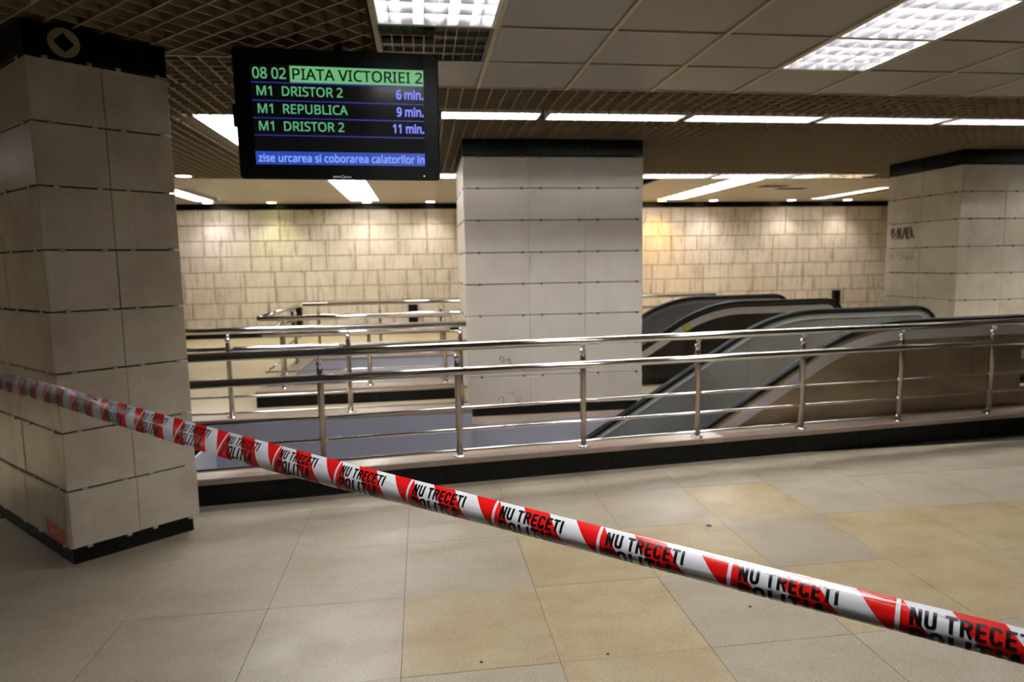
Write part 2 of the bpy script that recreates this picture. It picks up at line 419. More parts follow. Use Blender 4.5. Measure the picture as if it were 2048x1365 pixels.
# scrawls
def scrawl(parent, mtx, strokes, r=.0035):
    mb = MB()
    for s in strokes: mb.tube([(x, -.001, z) for x, z in s], r, 5)
    o = mb.build('scrawl', M['marker'], parent); o.matrix_basis = Matrix.Translation(-Vector(parent.location)) @ mtx
    return o
def scribble(x, z, w_, h_, n, seed):
    rr = random.Random(seed); out = []
    for k in range(n):
        cx = x + w_*k/n; s = []
        t0 = rr.uniform(0, 6)
        for i in range(9): s.append((cx + rr.uniform(-.1, .2)*w_/n*2 + w_/n*i/9, z + h_*(.5+.5*math.sin(t0+i*rr.uniform(.8, 1.3)))))
        out.append(s)
    return out
scrawl(mid_p, face_matrix(MC[0], MC[1], 0), [[(.29,.16),(.31,.19),(.34,.2),(.35,.17),(.345,.13)], [(.4,.22),(.44,.25),(.45,.2)], [(.47,.14),(.49,.19),(.52,.19),(.51,.15),(.48,.14)], [(.31,.56),(.33,.6),(.36,.58),(.35,.53),(.33,.56)], [(.38,.56),(.41,.57),(.43,.55),(.41,.53),(.44,.52)]], .004)
scrawl(right_p, face_matrix(RC[3], RC[0], 0), scribble(.08, 1.72, .4, .15, 5, 3), .006)
scrawl(right_p, face_matrix(RC[3], RC[0], 0), scribble(.06, 1.46, .42, .13, 4, 9), .0035)

# ------------------------------------------------------------------ far wall
wall = struct(MB().box((-9, 14.93, -.1), (14, 15.1, 2.9)).build('wall_back', M['grout_wall']))
H = .327; z = .1; YW = 14.93
fm0 = face_matrix((0, YW), (1, YW), 0)
for r_ in range(8):
    x = -6.2 + random.choice((0, .155)); 
    while x < 12.2:
        w_ = random.choice((.31, .62, .62, .62))
        vis = True
        if vis: put('slab', plate(w_-.005, H-.006, .02, M['slab_far'], .004), fm0 @ Matrix.Translation((x, 0, z)), wall)
        x += w_
    z += H
for (xa, xb) in ((-6.2, 12.2),):
    n = round((xb-xa)/.6)
    for k in range(n):
        put('black_slab', plate((xb-xa)/n-.002, .135, .034, M['black']), fm0 @ Matrix.Translation((xa+k*(xb-xa)/n, 0, 2.717)), wall)
struct(MB().box((-6.2, 14.9, 0), (12.5, 14.935, .1)).build('baseboard_back', M['black_base']))
struct(MB().box((-9.1, -5, -.1), (-9, 15.1, 2.9)).build('wall_left', M['slab']))
struct(MB().box((14, -5, -.1), (14.1, 15.1, 2.9)).build('wall_right', M['slab']))
struct(MB().box((-9, -5.1, -.1), (14, -5, 2.9)).build('wall_front', M['slab']))
for (x0, x1, z0, z1, lb) in ((-2.79, -2.57, .2, .64, 'black metal box on far wall seen left between the farthest rails'), (-.30, -.10, .2, .64, 'black metal box on far wall seen just left of central pillar'), (9.76, 9.91, .25, .73, 'black metal box on far wall seen above the escalator handrails')):
    t = thing('wall_box', lb, 'box', (x0, 14.88, z0))
    MB().box((0, -.09, 0), (x1-x0, .02, z1-z0)).build('housing', M['black_base'], t)
    MB().box((.012, -.098, .012), (x1-x0-.012, -.09, z1-z0-.012)).build('door', M['plastic'], t)
bl = MB().box((.0, 11.45, .0), (.6, 11.56, .004)).build('floor_marking', mat('blue_marking', (70, 80, 170), .5)); bl['label'] = 'blue strip lying on the floor beyond the farther pit'; bl['category'] = 'marking'

# ------------------------------------------------------------------ ceiling
CZ = 2.68
ceil = struct(MB().box((-9, -5, 3.25), (14, 15.1, 3.3)).build('ceiling', M['dark']))
# panel field (near, right) : x lines .417+.605k, y lines 4.645-.58k
XS = [.417+.605*k for k in range(0, 11)]; YS = [4.645-.582*k for k in range(0, 9)]
pm = bpy.data.meshes.new('ceiling_panel')
def panel_mesh(w_, d_, m):
    e = .012; V = [(0,0,.02),(w_,0,.02),(w_,d_,.02),(0,d_,.02),(0,0,.006),(w_,0,.006),(w_,d_,.006),(0,d_,.006),(e,e,0),(w_-e,e,0),(w_-e,d_-e,0),(e,d_-e,0)]
    F = [(0,1,2,3),(4,5,1,0),(5,6,2,1),(6,7,3,2),(7,4,0,3),(8,9,5,4),(9,10,6,5),(10,11,7,6),(11,8,4,7),(11,10,9,8)]
    me = bpy.data.meshes.new('ceiling_panel'); me.from_pydata(V, [], F); me.materials.append(m); me.update(); return me
pmn = panel_mesh(.605-.022, .582-.022, M['ceil'])
FIXA = (0, 1, 2, 3, 4, 5, 6, 7)
for i in range(-1, 10):
    for j in range(0, 8):
        if i == -1 and j in (1, 2, 5, 6): continue       # left light column
        if i == 3 and j in (1, 2, 6): continue        # right light column
        if i == -1 and j == 0: pass
        o = bpy.data.objects.new('ceiling_panel', pmn); link(o, ceil); o.location = (.417+.605*i+.011, 4.645-.582*(j+1)+.011, CZ+.004)
rest = MB().box((6.5, -5, CZ), (14, 4.645, CZ+.02)).box((-.19, -5, CZ), (6.5, -.02, CZ+.02)); rest.build('ceiling_panel_field', M['ceil'], ceil)
for k in range(-1, 11):
    x = .417+.605*k
    MB().box((x-.012, -.02, CZ-.003), (x+.012, 4.645, CZ+.03)).build('runner', M['tee'], ceil)
for k in range(0, 9):
    y = 4.645-.582*k
    MB().box((-.19, y-.006, CZ-.001), (6.5, y+.006, CZ+.03)).build('cross_runner', M['tee'], ceil)
# egg crate grilles
def grille_mesh(nx, ny, c=.1, th=.007, h=.06):
    mb = MB()
    for i in range(nx): mb.box((i*c, 0, 0), (i*c+th, ny*c, h))
    for j in range(ny): mb.box((0, j*c, .004), (nx*c, j*c+th, h-.004))
    me = bpy.data.meshes.new('grille_panel'); me.from_pydata(mb.V, [], mb.F); me.materials.append(M['grille']); me.update(); return me
g66 = grille_mesh(6, 6)
def gput(x, y, me=g66, rot=0):
    o = bpy.data.objects.new('grille_panel', me); link(o, ceil); o.location = (x, y, CZ); o.rotation_euler.z = rot; return o
g7 = grille_mesh(6, 7)
for ix in range(-9, 22):
    for iy in range(0, 8):
        x = .417 + .6*ix; y = 4.66 + .6*iy + (0 if iy < 2 else .0)
        if x < -2.8 and y < 5.2: continue
        if y > 9.4: continue
        if iy == 1:                          # leave the row that holds the strip lights (y 5.36..5.62) : two thin modules
            continue
        if iy == 7: continue
        if -1.75 < x+.3 < -.5 and 5.6 < y+.3 < 7.5: continue
        if abs(x) > 12: continue
        if 6.6 < x+.3 < 8.4 and 5.3 < y+.3 < 6.5: continue
        gput(x, y)
gs = grille_mesh(6, 1); gs2 = grille_mesh(6, 2); gs3 = grille_mesh(6, 3, .1); gs5 = grille_mesh(6, 5)
for ix in range(-9, 22):
    x = .417+.6*ix
    if x < -4.2: continue
    gput(x, 5.26, gs); 
    if not (-1.75 < x+.3 < -.5): gput(x, 5.62, gs2)
    gput(x, 8.86, gs)
    if x < -.9 or x > 5.3: gput(x, 8.96, gs5)
    if x < -1.7: gput(x, 5.36, gs3)
gb = MB().box((-9, 9.46, CZ), (14, 9.50, CZ+.2)); gb.build('edge_trim', M['tee'], ceil)
# near left : aligned strip y 4.08..4.66 and the rotated field in front of it
g65 = grille_mesh(6, 6)
for yy, nn in ((5.62, 2), (5.86, 6), (6.46, 6), (7.06, 6)): gput(-1.983, yy, grille_mesh(2, nn))
for ix in range(1, 9): gput(-.2-.6*ix, 4.07, g65)
MB().box((-3, 4.058, CZ-.002), (-.2, 4.07, CZ+.05)).build('edge_trim', M['tee'], ceil)
mb = MB(); A = R(-43.5)
def seg_clip(p, d, y1=4.05, x1=-.215):
    t0, t1 = -12, 12
    for (a, b, lim) in ((p[0], d[0], x1), (p[1], d[1], y1)):
        if abs(b) < 1e-6: continue
        t = (lim-a)/b
        if b > 0: t1 = min(t1, t)
        else: t0 = max(t0, t)
    for (a, b, lim) in ((p[0], d[0], -8), (p[1], d[1], -4)):
        t = (lim-a)/b
        if b > 0: t0 = max(t0, t)
        else: t1 = min(t1, t)
    return t0, t1
cnt = 0
for ang, zz in ((A, 0), (A+math.pi/2, .006)):
    d = (math.cos(ang), math.sin(ang)); n = (-d[1], d[0])
    for k in range(-90, 91):
        p = (-1.5+n[0]*k*.118, 3.2+n[1]*k*.118); t0, t1 = seg_clip(p, d)
        if t1-t0 < .05: continue
        near = any(-2.6 < p[0]+d[0]*(t0+(t1-t0)*q/20) < -.2 and 2.0 < p[1]+d[1]*(t0+(t1-t0)*q/20) < 4.1 for q in range(21))
        mt = Matrix.Translation((p[0], p[1], CZ)) @ Matrix.Rotation(ang, 4, 'Z')
        if near:
            MB().box((t0, -.0035, zz), (t1, .0035, .07), mt).build('grille_blade', M['grille'], ceil)
        else: mb.box((t0, -.0035, zz), (t1, .0035, .07), mt)
o = mb.build('grille_field', M['grille'], ceil); o['kind'] = 'stuff'
# far panel ceiling, a little higher
FZ = 2.83
c2 = struct(MB().box((-9, 9.5, FZ+.14), (14, 14.95, FZ+.17)).build('ceiling_far', M['dark']))
MB().box((-9, 9.46, FZ), (14, 9.5, FZ+.3)).build('upstand', M['ceil_far'], c2)
pmf = panel_mesh(.6-.014, .6-.006, M['ceil_far'])
LF = {}                     # light cells in the far ceiling (ix,iy) -> skip
FXS = [(-4.63, 12.0, 14.4), (-1.40, 10.7, 14.3), (5.14, 10.7, 14.3), (8.47, 11.9, 14.3), (7.10, 9.5, 10.7)]
def in_fix(x, y): return any(fx-.02 < x < fx+.62 and y0-.02 < y < y1+.02 for fx, y0, y1 in FXS)
x = -6.2
xs = []
for ix in range(-9, 19): xs.append(-1.40 + .6*ix + (0 if ix < 3 else .54-.6))
for k, x in enumerate(xs):
    for iy in range(9):
        y = 9.5+.6*iy
        if x > .6 and x < 3.4: continue
        if in_fix(x+.3, y+.3): continue
        o = bpy.data.objects.new('ceiling_panel', pmf); link(o, c2); o.location = (x+.007, y+.003, FZ)
    if x <= .6 or x >= 3.4: MB().box((x-.007, 9.5, FZ-.002), (x+.007, 14.93, FZ+.02)).build('runner', M['tee'], c2)
MB().box((-9, 9.5, FZ), (-6.75, 14.93, FZ+.02)).box((9.4, 9.5, FZ+.001), (14, 14.93, FZ+.02)).box((.4, 9.5, FZ+.001), (3.4, 14.93, FZ+.02)).build('ceiling_panel_field', M['ceil_far'], c2)

# ------------------------------------------------------------------ lights
lm_cache = {}
def louvre(x0, y0, x1, y1, label, lit=True, style='std', nx=10, ny=4, z=CZ, group='louvred ceiling lights', along=None, pos=None, frame=.018):
    w_, d_ = x1-x0, y1-y0
    root = thing('louvre_light', label, 'ceiling light', (x0, y0, z), group)
    key = (round(w_, 3), round(d_, 3), lit, nx, ny, style)
    hb = {'std': .042, 'wedge': .045, 'deep': .046, 'low': .012}[style]; tz = {'std': .078, 'wedge': .085, 'deep': .085, 'low': .034}[style]
    if key not in lm_cache:
        hs = MB(); t = .008; hgt = .115; f = frame
        hs.box((0, 0, 0), (f, d_, .012)).box((w_-f, 0, 0), (w_, d_, .012)).box((f, 0, 0), (w_-f, f, .012)).box((f, d_-f, 0), (w_-f, d_, .012))
        hs.box((0, 0, .012), (.004, d_, hgt)).box((w_-.004, 0, .012), (w_, d_, hgt)).box((0, 0, .012), (w_, .004, hgt)).box((0, d_-.004, .012), (w_, d_, hgt)).box((0, 0, hgt), (w_, d_, hgt+.004))
        lv = MB(); ix0, iy0 = f, f; iw, idd = w_-2*f, d_-2*f
        for i in range(nx+1):           # lengthwise wedge blades
            cx = ix0+iw*i/nx
            b = len(lv.V)
            for yy in (iy0, iy0+idd): lv.V += [(cx-.001, yy, .004), (cx+.001, yy, .004), (cx+.006, yy, .004+hb), (cx-.006, yy, .004+hb)]
            for k in range(4): j = (k+1) % 4; lv.F.append((b+k, b+4+k, b+4+j, b+j))
        for j in range(ny+1):           # cross blades
            cy = iy0+idd*j/ny
            
            b = len(lv.V); tk = {'wedge': .0085, 'deep': .0135}.get(style, .0015)
            for xx in (ix0, ix0+iw): lv.V += [(xx, cy-.0015, .002), (xx, cy+.0015, .002), (xx, cy+tk, .002+hb), (xx, cy-tk, .002+hb)]
            for k in range(4): jj = (k+1) % 4; lv.F.append((b+k, b+4+k, b+4+jj, b+jj))
        tb = MB()
        nt = 2 if w_ > .4 or d_ > .4 else 1
        if w_ >= d_*1.5 :
            for q in range(nt): tb.tube([(.03, d_*(q+.5)/nt, tz), (w_-.03, d_*(q+.5)/nt, tz)], .016, 8)
        else:
            nt = 4 if w_ > .5 else 2
            for q in range(nt): tb.tube([(w_*(q+.5)/nt, .03, tz), (w_*(q+.5)/nt, d_-.03, tz)], .014, 8)
        ms = []
        for nm, mb, m_ in (('housing', hs, M['white'] if lit else M['housing_shaded']), ('louvre', lv, M['alu'] if lit else M['mirror']), ('tube', tb, M['tube_far'] if style == 'low' else M['tube'] if lit else M['tube_off'])):
            me = bpy.data.meshes.new(nm); me.from_pydata(mb.V, [], mb.F); me.materials.append(m_); me.update(); ms.append((nm, me))
        lm_cache[key] = ms
    for nm, me in lm_cache[key]:
        o = bpy.data.objects.new(nm, me); link(o, root)
    return root
D = .582
louvre(6.95, 5.72, 8.15, 6.32, 'lit louvred ceiling light just right of the frame, close to the right pillar', nx=16, ny=6)
louvre(x_R0 := 7.0, 4.3, 8.2, 4.6, 'lit strip light on the ceiling right of the frame, before the right pillar', nx=20, ny=2, frame=.012)
louvre(7.2, 2.4, 7.8, 3.6, 'added unseen louvred ceiling light right of the frame, nearer the camera', nx=10, ny=8)  # fixture added out of view to throw more light on walls and pillars
louvre(8.6, 2.4, 9.2, 4.8, 'long added unseen louvred light on the ceiling far right of the frame', nx=10, ny=16)  # another unseen fixture, added for more light from the right side
louvre(-4.9, 1.0, -4.3, 2.2, 'lit louvred ceiling light left of the frame beside the left pillar', nx=10, ny=8)
louvre(-5.6, 3.0, -5.0, 5.4, 'long lit louvred ceiling light far left of the frame', nx=10, ny=16)
louvre(-.186, 4.645-D*3, .417-.012, 4.645-D*2, 'lit louvred ceiling light above and right of the monitor, cut by top edge', style='deep')
louvre(-.186, 4.645-D*2, .417-.012, 4.645-D*1, 'unlit dark mirrored louvre light just above the right corner of the monitor', lit=False, style='deep')
x3 = .417+.605*3
louvre(x3+.012, 4.645-D*3, x3+.595, 4.645-D*2, 'lit louvred ceiling light at the top right, nearer the camera and cut by frame', style='wedge')
louvre(x3+.012, 4.645-D*2, x3+.595, 4.645-D*1, 'lit louvred ceiling light at the top right, the farther greenish white half', style='wedge')
for q, (xx, jj, lb) in enumerate(((-.186, 5, 'above the camera, left of it'), (-.186, 6, 'just behind the camera, left of it'), (x3+.012, 6, 'behind the camera on the right'))):
    louvre(xx, 4.645-D*(jj+1), xx+.59, 4.645-D*jj, 'lit louvred ceiling light '+lb)
names = ['behind the monitor at its left edge', 'hidden mostly behind the monitor', 'right of the monitor above central pillar', 'over the right half of the central pillar', 'between central and right pillars, middle of the row', 'nearer the right pillar in the long row', 'at the right edge of the long row', 'beyond the right frame edge in the long row']
for k in range(-2, 6):
    xx = 1.02+1.2*k
    louvre(xx-.0+.03, 5.365, xx+1.17, 5.615, 'narrow lit strip light in the grille, '+names[k+2], nx=20, ny=2, group='strip lights in the nearer row', frame=.012)
names = ['farther row, leftmost and hidden behind the monitor', 'farther row, hidden behind the lower right of monitor', 'farther row, seen between monitor and central pillar', 'farther row, hidden behind the central pillar', 'farther row, touching right side of central pillar', 'farther row, last one towards the right pillar']
for k in range(-4, 2):
    xx = 4.15+1.2*k
    louvre(xx+.03, 8.97, xx+1.17, 9.42, 'lit strip light across the grille, '+names[k+4], nx=18, ny=3, group='strip lights in the farther row', frame=.012)
names = ['on the far ceiling beside the left pillar', 'on the far ceiling below the monitor', 'on the far ceiling right of central pillar', 'on the far ceiling running to the right pillar', 'short one on the far ceiling touching the right pillar top']
for (fx, y0, y1), nm in zip(FXS, names):
    louvre(fx, y0, fx+.6, y1, 'long lit louvred light '+nm, style='low', nx=8, ny=int((y1-y0)/.3), z=FZ, group='long lights on the far ceiling')
for (y0, y1, lb) in ((5.62, 6.53, 'bright flat opal ceiling panel left of the monitor, nearer one'), (6.55, 7.46, 'bright flat opal ceiling panel left of the monitor, farther one')):
    t = thing('opal_light', lb, 'ceiling light', (-1.72, y0, CZ))
    MB().box((0, 0, .012), (1.18, y1-y0, .05)).build('housing', M['white'], t)
    MB().box((.012, .012, .0), (.585, y1-y0-.012, .011)).build('diffuser', M['opal'], t)
    MB().box((.595, .012, .0), (1.168, y1-y0-.012, .011)).build('diffuser', M['opal'], t)
vt = thing('ceiling_vent', 'small dark slotted vent in the far ceiling between two long lights', 'vent', (6.2, 11.6, FZ))
MB().box((-.05, -.05, -.004), (1.15, .75, -.001)).build('frame', M['ceil_far'], vt)
MB().box((0, 0, -.008), (.5, .28, -.004)).build('slot', M['dark'], vt); MB().box((.55, .4, -.008), (1.1, .68, -.004)).build('slot', M['dark'], vt)
DL = [(-4.25, 14.5, (255, 246, 255), 1, 'hidden by the left pillar light, far left'), (-3.0, 14.5, (238, 246, 190), 1, 'greenish, second from left above far wall'), (-1.08, 14.5, (255, 240, 235), 1, 'at the foot of the long light below monitor'), (.24, 14.5, (255, 240, 232), 1, 'just left of the central pillar'),
      (5.35, 14.5, (255, 186, 80), 2.2, 'amber, just right of the central pillar'), (6.55, 14.5, (255, 238, 238), 1, 'right of centre above the far wall'), (8.42, 14.5, (255, 238, 232), 1, 'at the foot of the long right light'), (9.8, 14.5, (255, 238, 228), 1, 'nearest the right pillar above far wall'), (-2.95, 9.15, (255, 250, 245), .3, 'in the grille left of the monitor foot')]
for x, y, c, e, lb in DL:
    z = FZ if y > 9.5 else CZ
    t = thing('downlight', 'small round downlight '+lb, 'ceiling light', (x, y, z), 'round downlights along the far wall' if y > 10 else None)
    if not t.get('group'): t['group'] = 'downlights'
    MB().tube([(0, 0, -.006), (0, 0, .002)], .115, 20).build('ring', M['white'], t)
    MB().tube([(0, 0, -.012), (0, 0, -.006)], .09, 20).build('lamp', mat('lamp_glow', (255, 255, 255), emit=c, es=14*min(e, 1)), t)
    ld = bpy.data.lights.new('spot', 'SPOT'); ld.energy = 52*e*(1 if y > 10 else .3); ld.color = lin(c)[:3]; ld.spot_size = R(116); ld.spot_blend = .8; ld.shadow_soft_size = .06
    lo = bpy.data.objects.new('spot', ld); link(lo, t); lo.location = (0, 0, -.03)

# ------------------------------------------------------------------ railings
def railing(label, a, b, posts, side, zb=.18, group='polished steel railings', corner=None, cut_big=None):
    """a,b 2D ends of post line. side = +1/-1: which side the two big rails sit on (along normal)."""
    a = Vector((a[0], a[1], 0)); b = Vector((b[0], b[1], 0)); d = (b-a).normalized(); n = Vector((-d.y, d.x, 0))*side
    root = thing('railing', label, 'railing', tuple(a), group)
    L = (b-a).length; O = Vector((0, 0, 0))
    big = [O + n*.045 + d*0, O + n*.045 + d*L]
    e = cut_big or (0, 0)
    for nm, z, r_ in (('handrail', .953, .0275), ('lower_handrail', .783, .0265)):
        p0 = n*.045 + d*e[0] + Vector((0, 0, z)); p1 = n*.045 + d*(L-e[1]) + Vector((0, 0, z))
        mb = MB().tube([p0, p1], r_, 20); mb.build(nm, M['steel'], root, True)
    for z in (.516, .364, .216):
        MB().tube([Vector((0, 0, z)) + d*e[0] - n*0, d*(L-e[1]) + Vector((0, 0, z))], .0105, 12).build('rail', M['steel'], root, True)
    for s in posts:
        p = d*s
        q = MB().tube([p+Vector((0, 0, zb)), p+Vector((0, 0, .83)), p+Vector((0, 0, .853)), p+Vector((0, 0, .866))], [.0215, .0215, .017, .007], 16).build('post', M['post'], root, True)
        MB().tube([p+Vector((0, 0, zb)), p+Vector((0, 0, zb+.004)), p+Vector((0, 0, zb+.012))], [.045, .045, .024], 18).build('foot_flange', M['steel'], q, True)
        k = MB().ball(p - n*.006 + Vector((0, 0, .872)), .0235)
        k.tube([p+Vector((0, 0, .872)), p + n*.02 + Vector((0, 0, .905)), p + n*.04 + Vector((0, 0, .94))], .009, 8)
        MB().tube([p+Vector((0, 0, .80)), p + n*.045 + Vector((0, 0, .79))], .009, 8).build('stub', M['steel'], q, True)
        k.ball(p - n*.004 + Vector((0, 0, .912)), .0125, 10, 6)
        k.build('bracket', M['steel'], q, True)
        for z in (.516, .364, .216): MB().tube([p - d*.024 + Vector((0, 0, z)), p + d*.024 + Vector((0, 0, z))], .014, 10).build('collar', M['steel'], q, True)
    return root
P0 = on(-1.62, .055); PE = on(7.4, .055)
xs_posts = [-.68, .225, 1.128, 2.028, 2.918, 3.818, 4.716, 5.61, 6.5]
railing('nearest long steel railing crossing the whole view in front of the escalators', P0[:2], PE[:2], [(x-(-1.62))*math.sqrt(1+SL*SL) for x in xs_posts], -1)
railing('second steel railing behind the nearest one, ending at the central pillar', (-3.9, 6.10), (.40, 6.17), [2.19, 3.225, 4.24], +1)
r3 = railing('third railing, on the near side of the farther pit, left of central pillar', (-1.72, 7.52), (.30, 7.54), [.19, 1.12, 1.96], -1)
railing('short railing side joining the third and fourth railings at their left ends', (-1.72, 9.96), (-1.72, 7.56), [.6, 1.4], -1)
railing('fourth railing along the back of the farther pit, behind the third', (-1.72, 10.0), (4.6, 10.0), [.22, 1.10, 1.99, 2.9, 3.8, 4.7, 5.6], +1)

# ------------------------------------------------------------------ escalators
KX = 3.555; ZH = .985
def prof(s, zoff=0.):            # height of handrail line at abscissa s (world x), rounded 30 degree knee
    T = .48; Rr = T/math.tan(R(15))
    if s >= KX+T: return ZH+zoff
    if s <= KX-T*math.cos(R(30)): return ZH+zoff-(KX-s)*math.tan(R(30))
    cx, cz = KX+T, ZH-Rr; return cz + math.sqrt(max(Rr*Rr-(cx-s)**2, 0)) + zoff
def path(x_lo, x_hi, off, dz=0., step=.08, newel=0.):
    pts = []; x = x_lo
    while x < x_hi: pts.append(on(x, off, prof(x, dz))); x += step
    pts.append(on(x_hi, off, prof(x_hi, dz)))
    if newel:
        r_ = newel+dz
        for k in range(1, 13):
            a = math.pi*k/12; pts.append(on(x_hi, off, ZH-newel+r_*math.cos(a)) + DX*(r_*math.sin(a)))
    return pts
def ribbon(mb, pts, wy, hz, inward=True):      # rectangular section strip following pts in the vertical plane
    b = len(mb.V); n = len(pts)
    for i, p in enumerate(pts):
        t = (pts[min(i+1, n-1)]-pts[max(i-1, 0)]).normalized(); nn = DN.cross(t)*-1
        nn = t.cross(DN) * -1
        if i == 0 and nn.z < 0: pass
        nn = Vector((-t.z*DX.x, -t.z*DX.y, t.dot(DX)))
        for (a, c) in ((-.5, 0), (.5, 0), (.5, -1), (-.5, -1)):
            mb.V.append(tuple(p + DN*wy*a + nn*hz*c))
    for i in range(n-1):
        for k in range(4): j = (k+1) % 4; mb.F.append((b+i*4+k, b+i*4+j, b+(i+1)*4+j, b+(i+1)*4+k))
    mb.F.append((b, b+1, b+2, b+3)[::-1]); mb.F.append((b+(n-1)*4, b+(n-1)*4+1, b+(n-1)*4+2, b+(n-1)*4+3))
def handrail(mb, pts, wy=.078, hz=.034):        # rounded rubber section
    b = len(mb.V); n = len(pts); S = 14
    for i, p in enumerate(pts):
        t = (pts[min(i+1, n-1)]-pts[max(i-1, 0)]).normalized(); nn = Vector((-t.z*DX.x, -t.z*DX.y, t.dot(DX)))
        for k in range(S):
            a = 2*math.pi*k/S; ex = math.copysign(abs(math.cos(a))**.7, math.cos(a)); ez = math.copysign(abs(math.sin(a))**.8, math.sin(a))
            mb.V.append(tuple(p + DN*(wy/2*ex) + nn*(hz/2*ez - hz/2)))
    for i in range(n-1):
        for k in range(S): j = (k+1) % S; mb.F.append((b+i*S+k, b+i*S+j, b+(i+1)*S+j, b+(i+1)*S+k))
    mb.F.append(tuple(b+k for k in reversed(range(S)))); mb.F.append(tuple(b+(n-1)*S+k for k in range(S)))
def vpanel(xa, xb, off0, off1, dz_top, bottom, root, m_, nm='balustrade_panel', ends=None):
    """vertical plate between xa..xb following the profile on top; bottom = z depth under profile or absolute ('abs', z)"""
    mb = MB(); xs = []; x = xa
    while x < xb-.001: xs.append(x); x += .1
    xs.append(xb); b = 0
    for x in xs:
        zt = prof(x, dz_top); zb_ = bottom[1] if isinstance(bottom, tuple) else zt-bottom
        if isinstance(bottom, tuple): zb_ = min(bottom[1], zt-.3)
        for off, z in ((off0, zb_), (off0, zt), (off1, zt), (off1, zb_)): mb.V.append(tuple(on(x, off, z)))
    for i in range(len(xs)-1):
        for k in range(4): j = (k+1) % 4; mb.F.append((i*4+k, (i+1)*4+k, (i+1)*4+j, i*4+j))
    mb.F.append((0, 1, 2, 3)); q = (len(xs)-1)*4; mb.F.append((q+3, q+2, q+1, q))
    o = mb.build(nm, m_, root); fix_normals(o); return o
XL, XH = -1.2, 5.25
def escalator(label, offs, outer_first, clad):
    root = thing('escalator', label, 'escalator', (0, 0, 0), 'pair of steel escalators')
    cuts = [XL, .3, 1.77, 3.25, 4.72, XH]
    for si, off in enumerate(offs):
        mb = MB(); handrail(mb, path(XL, XH, off, 0, .08, .3)); o = mb.build('handrail', M['rubber'], root, True); o['label'] = 'black rubber handrail'
        mb = MB(); ribbon(mb, path(XL, XH, off, -.036, .08, .3), .05, .022); mb.build('handrail_track', M['track'], root)
        o_in, o_out = off-.03, off+.03
        outer = (si == 0)
        # the face towards the camera is at o_in
        hh = .085 if outer else .016
        mb = MB(); ribbon(mb, path(XL, XH, o_in-.002, -.085, .08, .24), .012, hh)
        mb.build('trim_strip', M['trim'] if outer else M['trim_thin'], root)
        for k in range(len(cuts)-1):
            vpanel(cuts[k]+.002, cuts[k+1]-.002, o_in, o_out, -.058, ('abs', -.05) if (outer and cuts[k] > 1) else (1.6 if cuts[k+1] < 3 else ('abs', -1.6 if cuts[k] < 3 else -.05)), root, clad if outer else M['bal'])
        # rounded newel plate
        rr = .24; mb = MB(); S = 14; base = []
        for oo in (o_in, o_out):
            mb.V += [tuple(on(XH, oo, -.02))] + [tuple(on(XH, oo, ZH-.3+rr*math.cos(math.pi*k/S)) + DX*(rr*math.sin(math.pi*k/S))) for k in range(S+1)] + [tuple(on(XH, oo, -.02)+DX*.02)]
        n = S+3
        mb.F.append(tuple(range(n))); mb.F.append(tuple(n+i for i in reversed(range(n))))
        for i in range(n): j = (i+1) % n; mb.F.append((i, n+i, n+j, j))
        o = mb.build('newel_panel', clad if outer else M['bal'], root); fix_normals(o)
        if outer:
            vp = MB().prism([tuple(on(XH+.001, o_in)[:2]), tuple(on(XE+.4, o_in)[:2]), tuple(on(XE+.4, o_out)[:2]), tuple(on(XH+.001, o_out)[:2])], 0, .34).build('end_skirt', clad, root)
        # shelf along the foot inside
    a, b = offs[0]+.05, offs[1]-.05
    st = MB(); x = XL
    while x < 4.3:
        z = min(prof(x, -.97), -.005); z = math.floor(z/.2)*.2 if z < -.1 else z
        st.prism([tuple(on(x, a)[:2]), tuple(on(x+.346, a)[:2]), tuple(on(x+.346, b)[:2]), tuple(on(x, b)[:2])], z-.19, z-.012); x += .346
    st.build('step_band', M['clad_dark_reflect'], root)
    return root
e1 = escalator('nearer escalator with brown reflections coloured into its steel side, just behind the nearest railing', (.285, 1.57), True, M['clad'])
e2 = escalator('farther escalator with a dark reflection coloured into its side, right behind the central pillar', (3.19, 4.47), True, M['clad_dark_reflect'])
yl = MB(); ribbon(yl, path(3.19, 3.29, 3.15, -.083, .05), .016, .09); o = yl.build('marker_tape', mat('yellow_tape', (196, 190, 90), .5), e2); o['label'] = 'small yellow tape patch'
# seam of the wide trim on the near one is already covered by the panel joints

# ------------------------------------------------------------------ monitor
tv = thing('monitor', 'black hanging train departure monitor with green and blue text', 'monitor', (-.3994, 3.7602, 2.2971))
tv.rotation_euler = (0, 0, 0)
def rot(ax, ay, az): return Matrix.Rotation(az, 4, 'Z') @ Matrix.Rotation(ax, 4, 'X') @ Matrix.Rotation(ay, 4, 'Y')
TR = rot(.0807, .0047, .0387)
SW, SH = .886, .498; l_, r_, t_, b_ = .0852, .0819, .0842, .0771
def tvo(o, name=None): o.matrix_basis = TR; return o
mb = MB()                       # bezel as a frame of four bars with rounded outer edge
x0, x1, z0, z1 = -SW/2-l_, SW/2+r_, -SH/2-b_, SH/2+t_
def rrect(x0, x1, z0, z1, r, y, n=5):
    out = []
    for cx, cz, a0 in ((x1-r, z1-r, 0), (x0+r, z1-r, 90), (x0+r, z0+r, 180), (x1-r, z0+r, 270)):
        for k in range(n+1): a = R(a0+90*k/n); out.append((cx+r*math.cos(a), y, cz+r*math.sin(a)))
    return out
